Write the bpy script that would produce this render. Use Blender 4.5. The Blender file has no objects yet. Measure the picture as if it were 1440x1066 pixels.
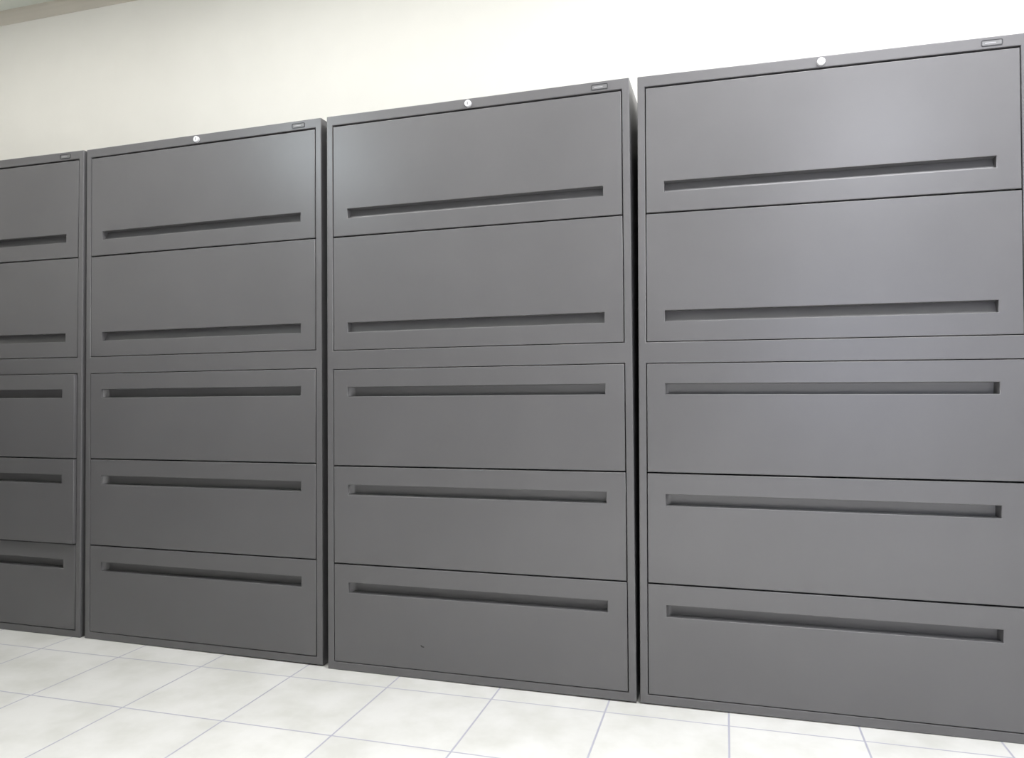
import bpy, bmesh, math
from mathutils import Matrix, Vector

S = bpy.context.scene
COL = S.collection

# ------------------------------------------------------------------ sizes (metres)
W, D = 0.9144, 0.457          # cabinet width and depth
INS = 0.0198                  # width of the side stile of the case front
Z = dict(top=1.6587, tl=1.6302, p1t=1.3728, p1b=1.3454, s1=1.2899, p2t=1.0309, p2b=1.0022,
         s2=0.9476, s3=0.8927, p3t=0.8382, p3b=0.8102, s4=0.6037, p4t=0.5482, p4b=0.5185,
         s5=0.3137, p5t=0.2592, p5b=0.2290, bl=0.0231)
GAP = 0.0040
WALL_Y = 0.50
CEIL = 2.52
X0, X1, Y0 = -4.0, 3.6, -5.4   # room limits

# ------------------------------------------------------------------ materials
def new_mat(name):
    m = bpy.data.materials.new(name); m.use_nodes = True
    nt = m.node_tree
    return m, nt, nt.nodes['Principled BSDF']

def link(nt, a, b): nt.links.new(a, b)

def noise(nt, scale, detail=3.0, rough=0.5, vec=None):
    n = nt.nodes.new('ShaderNodeTexNoise')
    n.inputs['Scale'].default_value = scale
    n.inputs['Detail'].default_value = detail
    n.inputs['Roughness'].default_value = rough
    if vec is not None: link(nt, vec, n.inputs['Vector'])
    return n

def ramp(nt, fac, c0, c1, p0=0.3, p1=0.7):
    r = nt.nodes.new('ShaderNodeValToRGB')
    r.color_ramp.elements[0].position = p0; r.color_ramp.elements[0].color = (*c0, 1)
    r.color_ramp.elements[1].position = p1; r.color_ramp.elements[1].color = (*c1, 1)
    link(nt, fac, r.inputs['Fac'])
    return r

def paint_metal(name, col, rough, bump=0.02):
    m, nt, b = new_mat(name)
    tc = nt.nodes.new('ShaderNodeTexCoord')
    big = noise(nt, 3.0, 3, 0.6, tc.outputs['Object'])
    r = ramp(nt, big.outputs['Fac'], [c * 0.95 for c in col], [c * 1.05 for c in col])
    link(nt, r.outputs['Color'], b.inputs['Base Color'])
    rr = nt.nodes.new('ShaderNodeMapRange')
    rr.inputs['To Min'].default_value = rough - 0.03; rr.inputs['To Max'].default_value = rough + 0.04
    link(nt, big.outputs['Fac'], rr.inputs['Value'])
    link(nt, rr.outputs['Result'], b.inputs['Roughness'])
    fine = noise(nt, 260.0, 2, 0.5, tc.outputs['Object'])
    bp = nt.nodes.new('ShaderNodeBump')
    bp.inputs['Strength'].default_value = bump; bp.inputs['Distance'].default_value = 0.001
    link(nt, fine.outputs['Fac'], bp.inputs['Height'])
    link(nt, bp.outputs['Normal'], b.inputs['Normal'])
    b.inputs['Specular IOR Level'].default_value = 0.5
    return m

M_GREY = paint_metal('charcoal_grey_enamel', (0.110, 0.1075, 0.112), 0.31, 0.05)

def plain(name, col, rough, metal=0.0, nscale=40, var=0.04):
    m, nt, b = new_mat(name)
    tc = nt.nodes.new('ShaderNodeTexCoord')
    n = noise(nt, nscale, 3, 0.5, tc.outputs['Object'])
    r = ramp(nt, n.outputs['Fac'], [c * (1 - var) for c in col], [c * (1 + var) for c in col])
    link(nt, r.outputs['Color'], b.inputs['Base Color'])
    b.inputs['Roughness'].default_value = rough
    b.inputs['Metallic'].default_value = metal
    return m

M_CHROME = plain('nickel_lock', (0.72, 0.72, 0.74), 0.35, 0.25)
M_SLOT = plain('keyway_shadow_steel', (0.20, 0.20, 0.21), 0.5, 0.5)
M_PLATE = plain('nameplate_grey', (0.14, 0.14, 0.143), 0.4)
M_EMBLEM = plain('emblem_pale', (0.30, 0.30, 0.31), 0.5)
M_PLATE_EDGE = plain('nameplate_dark_rim', (0.045, 0.045, 0.05), 0.5)
M_CHIP = plain('bare_chip', (0.02, 0.02, 0.02), 0.8)
M_WALL = plain('cream_wall_paint', (0.79, 0.775, 0.735), 0.75, 0, 6, 0.015)
M_CEIL = plain('ceiling_paint', (0.68, 0.71, 0.65), 0.85, 0, 6, 0.02)
M_TRIM = plain('beige_cornice_paint', (0.56, 0.525, 0.46), 0.7, 0, 6, 0.02)
def two_tone():  # unseen walls: dark lower band and pale top invented to grade the cabinets' reflections
    m, nt, b = new_mat('reflection_wall_two_tone')
    tc = nt.nodes.new('ShaderNodeTexCoord'); sx = nt.nodes.new('ShaderNodeSeparateXYZ')
    link(nt, tc.outputs['Object'], sx.inputs['Vector'])
    th = nt.nodes.new('ShaderNodeMath'); th.operation = 'GREATER_THAN'; th.inputs[1].default_value = DARK_BAND_TOP
    link(nt, sx.outputs['Z'], th.inputs[0])
    mx = nt.nodes.new('ShaderNodeMixRGB'); link(nt, th.outputs[0], mx.inputs['Fac'])
    mx.inputs[1].default_value = (0.03, 0.03, 0.032, 1); mx.inputs[2].default_value = (0.78, 0.77, 0.74, 1)
    link(nt, mx.outputs['Color'], b.inputs['Base Color']); b.inputs['Roughness'].default_value = 0.7
    return m
DARK_BAND_TOP = 1.15
M_FARWALL = two_tone()

def floor_mat():
    m, nt, b = new_mat('white_ceramic_tiles')
    tc = nt.nodes.new('ShaderNodeTexCoord')
    mp = nt.nodes.new('ShaderNodeMapping')
    P = 0.305
    mp.inputs['Location'].default_value = (0.0235 + 30 * P, 0.083 + 30 * P, 0)
    mp.inputs['Rotation'].default_value = (0, 0, -0.012)
    link(nt, tc.outputs['Object'], mp.inputs['Vector'])
    br = nt.nodes.new('ShaderNodeTexBrick')
    br.offset = 0.0; br.squash = 1.0
    br.inputs['Scale'].default_value = 1.0
    br.inputs['Brick Width'].default_value = P
    br.inputs['Row Height'].default_value = P
    br.inputs['Mortar Size'].default_value = 0.0030
    br.inputs['Mortar Smooth'].default_value = 0.5
    br.inputs['Bias'].default_value = 0.0
    br.inputs['Color1'].default_value = (1, 1, 1, 1)
    br.inputs['Color2'].default_value = (0.94, 0.94, 0.94, 1)
    br.inputs['Mortar'].default_value = (1, 1, 1, 1)
    link(nt, mp.outputs['Vector'], br.inputs['Vector'])
    n1 = noise(nt, 5.5, 4, 0.6, tc.outputs['Object'])
    r1 = ramp(nt, n1.outputs['Fac'], (0.56, 0.56, 0.535), (0.645, 0.643, 0.63), 0.36, 0.60)
    mul = nt.nodes.new('ShaderNodeMixRGB'); mul.blend_type = 'MULTIPLY'
    mul.inputs['Fac'].default_value = 1.0
    link(nt, r1.outputs['Color'], mul.inputs[1]); link(nt, br.outputs['Color'], mul.inputs[2])
    mix = nt.nodes.new('ShaderNodeMixRGB')
    link(nt, br.outputs['Fac'], mix.inputs['Fac'])
    link(nt, mul.outputs['Color'], mix.inputs[1])
    mix.inputs[2].default_value = (0.37, 0.37, 0.44, 1)
    link(nt, mix.outputs['Color'], b.inputs['Base Color'])
    b.inputs['Roughness'].default_value = 0.45
    bp = nt.nodes.new('ShaderNodeBump'); bp.invert = True
    bp.inputs['Strength'].default_value = 0.3; bp.inputs['Distance'].default_value = 0.002
    link(nt, br.outputs['Fac'], bp.inputs['Height'])
    link(nt, bp.outputs['Normal'], b.inputs['Normal'])
    return m
M_FLOOR = floor_mat()

# ------------------------------------------------------------------ mesh helpers
def build(name, bm, mat, parent=None, smooth=True):
    bmesh.ops.recalc_face_normals(bm, faces=bm.faces[:])
    me = bpy.data.meshes.new(name)
    bm.to_mesh(me); bm.free()
    me.materials.append(mat)
    if smooth:
        for p in me.polygons: p.use_smooth = True
        try: me.set_sharp_from_angle(angle=math.radians(65))
        except Exception: pass
    o = bpy.data.objects.new(name, me)
    COL.objects.link(o)
    if smooth:
        wn = o.modifiers.new('WeightedNormal', 'WEIGHTED_NORMAL'); wn.keep_sharp = True; wn.weight = 100
    if parent is not None: o.parent = parent
    return o

def quad(bm, a, b, c, d):
    return bm.faces.new([bm.verts.new(p) for p in (a, b, c, d)])

def add_box(bm, lo, hi):
    x0, y0, z0 = lo; x1, y1, z1 = hi
    v = [bm.verts.new(p) for p in ((x0, y0, z0), (x1, y0, z0), (x1, y1, z0), (x0, y1, z0),
                                   (x0, y0, z1), (x1, y0, z1), (x1, y1, z1), (x0, y1, z1))]
    for f in ((3, 2, 1, 0), (4, 5, 6, 7), (0, 1, 5, 4), (1, 2, 6, 5), (2, 3, 7, 6), (3, 0, 4, 7)):
        bm.faces.new([v[i] for i in f])

def weld(bm, d=1e-5):
    bmesh.ops.remove_doubles(bm, verts=bm.verts[:], dist=d)

def struct(name, bm, mat):
    o = build(name, bm, mat, smooth=False); o['kind'] = 'structure'; return o

# ------------------------------------------------------------------ the cabinet
def case_mesh():
    bm = bmesh.new()
    h = W / 2
    xs = [-h, -h + INS, h - INS, h]
    zz = [0.0, Z['bl'], Z['s3'], Z['s2'], Z['tl'], Z['top']]
    openings = {(1, 1), (1, 3)}
    for i in range(3):
        for k in range(5):
            if (i, k) in openings: continue
            quad(bm, (xs[i], 0, zz[k]), (xs[i + 1], 0, zz[k]), (xs[i + 1], 0, zz[k + 1]), (xs[i], 0, zz[k + 1]))
    cav = D - 0.03
    for (i, k) in openings:
        a, b, c, d = xs[i], xs[i + 1], zz[k], zz[k + 1]
        quad(bm, (a, 0, c), (a, 0, d), (a, cav, d), (a, cav, c))
        quad(bm, (b, 0, c), (b, cav, c), (b, cav, d), (b, 0, d))
        quad(bm, (a, 0, c), (a, cav, c), (b, cav, c), (b, 0, c))
        quad(bm, (a, 0, d), (b, 0, d), (b, cav, d), (a, cav, d))
        quad(bm, (a, cav, c), (a, cav, d), (b, cav, d), (b, cav, c))
    for x in (-h, h):
        for k in range(5):
            quad(bm, (x, 0, zz[k]), (x, D, zz[k]), (x, D, zz[k + 1]), (x, 0, zz[k + 1]))
    for z in (0.0, Z['top']):
        for i in range(3):
            quad(bm, (xs[i], 0, z), (xs[i + 1], 0, z), (xs[i + 1], D, z), (xs[i], D, z))
    for i in range(3):
        for k in range(5):
            quad(bm, (xs[i], D, zz[k]), (xs[i + 1], D, zz[k]), (xs[i + 1], D, zz[k + 1]), (xs[i], D, zz[k + 1]))
    weld(bm)
    bmesh.ops.recalc_face_normals(bm, faces=bm.faces[:])
    # round the outer front and top edges and the rims of both openings
    ed = []
    for e in bm.edges:
        if len(e.link_faces) == 2 and e.calc_face_angle(0) > 0.5:
            m = (e.verts[0].co + e.verts[1].co) / 2
            if m.y < 1e-4 or m.z > Z['top'] - 1e-4: ed.append(e)
    bmesh.ops.bevel(bm, geom=ed, offset=0.0022, segments=3, profile=0.5, affect='EDGES', clamp_overlap=True)
    return bm

TH = 0.019                      # drawer front thickness
PL, PR = -W / 2 + 0.0695, W / 2 - 0.0738

def front_mesh(zb, zt, hb, ht):
    """A drawer front with rolled edges and a slot for the recessed pull."""
    bm = bmesh.new()
    x0, x1 = -W / 2 + INS + GAP * 0.62, W / 2 - INS - GAP * 0.62
    o = [(x0, zb), (x1, zb), (x1, zt), (x0, zt)]
    n = [(PL, hb), (PR, hb), (PR, ht), (PL, ht)]
    def v(p, y): return (p[0], y, p[1])
    for i in range(4):
        j = (i + 1) % 4
        quad(bm, v(o[i], 0), v(o[j], 0), v(n[j], 0), v(n[i], 0))
        quad(bm, v(o[i], TH), v(n[i], TH), v(n[j], TH), v(o[j], TH))
        quad(bm, v(o[i], 0), v(o[i], TH), v(o[j], TH), v(o[j], 0))
        quad(bm, v(n[i], 0), v(n[j], 0), v(n[j], TH), v(n[i], TH))
    weld(bm)
    bmesh.ops.recalc_face_normals(bm, faces=bm.faces[:])
    ed = [e for e in bm.edges if all(abs(w.co.y) < 1e-5 for w in e.verts)
          and len(e.link_faces) == 2 and e.calc_face_angle(0) > 0.5]
    bmesh.ops.bevel(bm, geom=ed, offset=0.0018, segments=3, profile=0.5, affect='EDGES', clamp_overlap=True)
    return bm

def pocket_mesh(hb, ht, low):
    """The recessed pull: a shallow trough behind the slot with a finger lip."""
    bm = bmesh.new()
    t = 0.0015; dp = 0.024; back = 0.032 if low else dp + t
    a, b = PL - t, PR + t
    c, d = hb - t, ht + t
    y = TH + 0.0002
    y0 = 0.004
    # inner skin and outer skin joined at the open rim
    def ring(e, yy): return [(a + e, yy, c + e), (b - e, yy, c + e), (b - e, yy, d - e), (a + e, yy, d - e)]
    e_in = t + 0.0004
    inn0 = ring(e_in, y0)
    q = ring(e_in, dp)
    inn1 = list(q)
    if low:                                 # back leaning inwards, slanted left end
        inn1 = [(p[0] + (0.012 if i in (0, 3) else -0.004), 0.029 if i < 2 else 0.026, p[2]) for i, p in enumerate(q)]
    else:                                   # back slopes: deep at the top, shallow at the foot
        for i in (0, 1): inn1[i] = (q[i][0], 0.013, q[i][2])
    for i in range(4):
        j = (i + 1) % 4
        quad(bm, inn0[i], inn0[j], inn1[j], inn1[i])
    quad(bm, *inn1)
    out0 = ring(-0.0012, y); out1 = ring(-0.0012, back)
    for i in range(4):
        j = (i + 1) % 4
        quad(bm, out0[i], out1[i], out1[j], out0[j])
    quad(bm, *reversed(out1))
    weld(bm)
    return bm

def disc_mesh(r, y0, y1, seg=28, bev=0.0):
    bm = bmesh.new()
    prof = [(0, y1), (r, y1), (r, y0 + bev), (r - bev, y0), (0, y0)]
    rings = []
    for rr, y in prof[1:4]:
        rings.append([bm.verts.new((rr * math.cos(2 * math.pi * k / seg), y, rr * math.sin(2 * math.pi * k / seg))) for k in range(seg)])
    for q in range(len(rings) - 1):
        for k in range(seg):
            l = (k + 1) % seg
            bm.faces.new([rings[q][k], rings[q][l], rings[q + 1][l], rings[q + 1][k]])
    bm.faces.new(rings[0]); bm.faces.new(rings[-1][::-1])
    return bm

def pill_outline(w, h, r, n=5):
    pts = []
    for cx, cz, a0 in ((w / 2 - r, h / 2 - r, 0), (-w / 2 + r, h / 2 - r, 90), (-w / 2 + r, -h / 2 + r, 180), (w / 2 - r, -h / 2 + r, 270)):
        for k in range(n + 1):
            a = math.radians(a0 + 90 * k / n)
            pts.append((cx + r * math.cos(a), cz + r * math.sin(a)))
    return pts

def pill_mesh(w, h, r, y0, y1):
    bm = bmesh.new(); p = pill_outline(w, h, r)
    f = [bm.verts.new((x, y0, z)) for x, z in p]; b = [bm.verts.new((x, y1, z)) for x, z in p]
    bm.faces.new(f); bm.faces.new(b[::-1])
    for i in range(len(p)):
        j = (i + 1) % len(p); bm.faces.new([f[i], b[i], b[j], f[j]])
    return bm

def pill_rim_mesh(w, h, r, t, y0, y1):
    bm = bmesh.new()
    p = pill_outline(w, h, r); q = pill_outline(w - 2 * t, h - 2 * t, max(r - t, 0.0004))
    V = lambda pts, y: [bm.verts.new((x, y, z)) for x, z in pts]
    pf, pb, qf, qb = V(p, y0), V(p, y1), V(q, y0), V(q, y1)
    for i in range(len(p)):
        j = (i + 1) % len(p)
        bm.faces.new([pf[i], pf[j], qf[j], qf[i]]); bm.faces.new([pb[i], qb[i], qb[j], pb[j]])
        bm.faces.new([pf[i], pb[i], pb[j], pf[j]]); bm.faces.new([qf[i], qf[j], qb[j], qb[i]])
    return bm

CAB_GROUP = 'row of grey lateral file cabinets along the cream wall'

def make_cabinet():
    root = bpy.data.objects.new('file_cabinet', None); COL.objects.link(root)
    root.empty_display_size = 0.1
    build('case', case_mesh(), M_GREY, root)
    g = GAP / 2
    spans = [('s1', 'tl', 'p1b', 'p1t', g, 0.0052), ('s2', 's1', 'p2b', 'p2t', g, g), ('s4', 's3', 'p3b', 'p3t', g, g),
             ('s5', 's4', 'p4b', 'p4t', g, g), ('bl', 's5', 'p5b', 'p5t', g, g)]
    for lo, hi, hb, ht, glo, ghi in spans:
        dr = build('drawer', front_mesh(Z[lo] + glo, Z[hi] - ghi, Z[hb], Z[ht]), M_GREY, root)
        build('handle', pocket_mesh(Z[hb], Z[ht], hi in ('s3', 's4', 's5')), M_GREY, dr)
    lock = build('lock', disc_mesh(0.0098, -0.009, 0.004, 28, 0.0018), M_CHROME, root)
    lock.location = (0, 0, 1.6422)
    bm = bmesh.new(); add_box(bm, (-0.0013, -0.0094, -0.0046), (0.0013, -0.0080, 0.0042))
    build('keyhole', bm, M_SLOT, lock)
    npz = build('nameplate', pill_mesh(0.041, 0.0105, 0.0024, -0.0006, 0.0015), M_PLATE, root)
    npz.location = (W / 2 - 0.0795, 0, 1.6437)
    build('nameplate_rim', pill_rim_mesh(0.045, 0.0145, 0.0034, 0.0013, -0.0016, 0.0015), M_PLATE_EDGE, npz)
    bm = bmesh.new(); add_box(bm, (-0.0145, -0.0010, -0.0016), (0.0085, -0.0004, 0.0006))
    build('emblem', bm, M_EMBLEM, npz)['label'] = 'pale worn lettering strip'
    return root

def copy_tree(o, parent=None):
    c = o.copy(); COL.objects.link(c)
    if parent is not None: c.parent = parent
    for ch in list(o.children): copy_tree(ch, c)
    return c

def place(root, x0, y0, yaw, lean, label):
    root.location = (x0 + W / 2, y0, abs(math.sin(lean)) * W / 2)
    root.rotation_euler = (0, lean, yaw)
    root['label'] = label; root['category'] = 'file cabinet'; root['group'] = CAB_GROUP

SPOTS = [
    (-3.0419, 0.0097, 0.0012, 0.0003, 'grey lateral file cabinet cut off by the left edge, two drawers slightly open'),
    (-2.1091, 0.0056, -0.0154, -0.0048, 'grey lateral file cabinet with a bright pale sheen on its top drawer corner'),
    (-1.1707, -0.0122, -0.0021, -0.0042, 'grey lateral file cabinet with a small dark chip on its bottom drawer'),
    (-0.2470, -0.0032, 0.0178, 0.0034, 'largest grey lateral file cabinet in view, last on the right of the row'),
]
proto = make_cabinet()
cabs = []
for i, sp in enumerate(SPOTS):
    cabs.append(proto if i == 0 else copy_tree(proto))
for c, sp in zip(cabs, SPOTS): place(c, *sp)

# the two drawers of the leftmost cabinet that are not fully shut
dr = sorted([c for c in cabs[0].children if c.name.startswith('drawer')],
            key=lambda o: -max(v.co.z for v in o.data.vertices))
dr[2].location.y = -0.011; dr[3].location.y = -0.010
for d in (dr[2], dr[3]): d['label'] = 'drawer standing slightly open'
# chipped paint on the third cabinet
dr3 = sorted([c for c in cabs[2].children if c.name.startswith('drawer')],
             key=lambda o: -max(v.co.z for v in o.data.vertices))
bm = bmesh.new()
pts = [(-0.006, 0.002), (-0.002, -0.002), (0.005, -0.003), (0.006, 0.000), (0.001, 0.001), (-0.004, 0.004)]
f = [bm.verts.new((x, -0.0004, z)) for x, z in pts]; b = [bm.verts.new((x, 0.0005, z)) for x, z in pts]
bm.faces.new(f); bm.faces.new(b[::-1])
for i in range(len(pts)):
    j = (i + 1) % len(pts); bm.faces.new([f[i], b[i], b[j], f[j]])
chip = build('paint_chip', bm, M_CHIP, dr3[4], smooth=False)
chip.location = (-0.152, 0, 0.092); chip['label'] = 'small dark chip in the paint'

# ------------------------------------------------------------------ the room
def slab(name, lo, hi, mat):
    bm = bmesh.new(); add_box(bm, lo, hi); return struct(name, bm, mat)

slab('floor', (X0 - .1, Y0 - .1, -0.1), (X1 + .1, WALL_Y + .1, 0.0), M_FLOOR)
slab('ceiling', (X0 - .1, Y0 - .1, CEIL), (X1 + .1, WALL_Y + .1, CEIL + 0.1), M_CEIL)
slab('wall_back', (X0 - .1, WALL_Y, 0), (X1 + .1, WALL_Y + 0.1, CEIL), M_WALL)
slab('wall_left', (X0 - .1, Y0, 0), (X0, WALL_Y, CEIL), M_FARWALL)
slab('wall_right', (X1, Y0, 0), (X1 + .1, WALL_Y, CEIL), M_WALL)
slab('wall_front', (X0, Y0 - .1, 0), (X1, Y0, CEIL), M_FARWALL)
# narrow cornice under the ceiling, coved profile
bm = bmesh.new()
prof = [(WALL_Y, CEIL), (WALL_Y - 0.022, CEIL), (WALL_Y - 0.021, CEIL - 0.012), (WALL_Y - 0.015, CEIL - 0.03),
        (WALL_Y - 0.008, CEIL - 0.046), (WALL_Y - 0.004, CEIL - 0.052), (WALL_Y, CEIL - 0.054)]
A = [bm.verts.new((X0, y, z)) for y, z in prof]; B = [bm.verts.new((X1, y, z)) for y, z in prof]
bm.faces.new(A); bm.faces.new(B[::-1])
for i in range(len(prof)):
    j = (i + 1) % len(prof); bm.faces.new([A[i], B[i], B[j], A[j]])
struct('trim_1', bm, M_TRIM)

# ------------------------------------------------------------------ lamps
def area(name, loc, sx, sy, power, col, spread=180, aim=None, rot=None):
    l = bpy.data.lights.new(name, 'AREA'); l.shape = 'RECTANGLE'; l.size = sx; l.size_y = sy
    l.energy = power; l.color = col; l.spread = math.radians(spread)
    o = bpy.data.objects.new(name, l); COL.objects.link(o); o.location = loc
    if aim is not None: o.rotation_euler = (Vector(aim) - Vector(loc)).to_track_quat('-Z', 'Y').to_euler()
    if rot is not None: o.rotation_euler = [math.radians(d) for d in rot]
    return o
H = CEIL - 0.02
# a row of ceiling lamps close to the wall, brighter towards the right
area('ceiling_lamp', (-2.9, -0.40, H), 0.9, 0.3, 8.0, (1.0, 0.985, 0.95))
area('ceiling_lamp', (-1.4, -0.70, H), 1.2, 0.4, 25, (1.0, 0.985, 0.97))
area('ceiling_lamp', (0.5, -0.70, H), 1.2, 0.4, 53, (0.98, 0.975, 1.0))
# fill lamps further into the room, spread narrowed to keep the left dark
area('ceiling_lamp', (-0.2, -2.9, H), 0.6, 0.6, 102, (1.0, 0.99, 1.0), 105)
area('ceiling_lamp', (1.2, -2.9, H), 0.6, 0.6, 85, (0.95, 0.95, 1.0), 105)
# narrow lights added for drawer sheen, aimed from where lamps would reflect
area('sheen_light', (-2.65, -2.4, H), 0.3, 0.3, 1.6, (0.82, 0.94, 1.0), 50, aim=(-1.35, 0, 1.62))
area('sheen_light', (0.95, -3.0, H), 0.5, 0.5, 2.2, (0.88, 0.90, 1.0), 50, aim=(0.35, 0, 1.3))
# daylight from a window behind the camera; right light added to brighten drawer edges
area('unseen_cool_light', (1.3, -5.2, 1.2), 1.4, 1.4, 3.2, (0.72, 0.78, 1.0), 40, rot=(90, 0, 0))
area('unseen_cool_light', (3.5, -1.3, 1.3), 1.2, 1.4, 12, (0.9, 0.93, 1.0), 120, rot=(90, 0, 90))

w = bpy.data.worlds.new('World'); S.world = w; w.use_nodes = True
w.node_tree.nodes['Background'].inputs[0].default_value = (0.8, 0.85, 0.9, 1)
w.node_tree.nodes['Background'].inputs[1].default_value = 0.0

# ------------------------------------------------------------------ camera
cx, cy, cz, yaw, pitch, roll, fpx = 0.0, -2.003843, 0.811318, 0.289933, 0.022193, -0.0044148, 1050.0
f = Vector((-math.sin(yaw) * math.cos(pitch), math.cos(yaw) * math.cos(pitch), math.sin(pitch)))
r = Vector((math.cos(yaw), math.sin(yaw), 0)); u = r.cross(f)
r2 = math.cos(roll) * r + math.sin(roll) * u
u2 = -math.sin(roll) * r + math.cos(roll) * u
cam = bpy.data.cameras.new('Camera'); cam.sensor_fit = 'HORIZONTAL'; cam.sensor_width = 36.0
cam.lens = 36.0 * fpx / 1440.0; cam.clip_start = 0.05
co = bpy.data.objects.new('Camera', cam); COL.objects.link(co)
mat = Matrix((r2, u2, -f)).transposed().to_4x4(); mat.translation = (cx, cy, cz)
co.matrix_world = mat
S.camera = co

S.view_settings.view_transform = 'Standard'; S.view_settings.look = 'None'
S.view_settings.gamma = 1.0; S.view_settings.use_curve_mapping = False
S.view_settings.exposure = 0.0
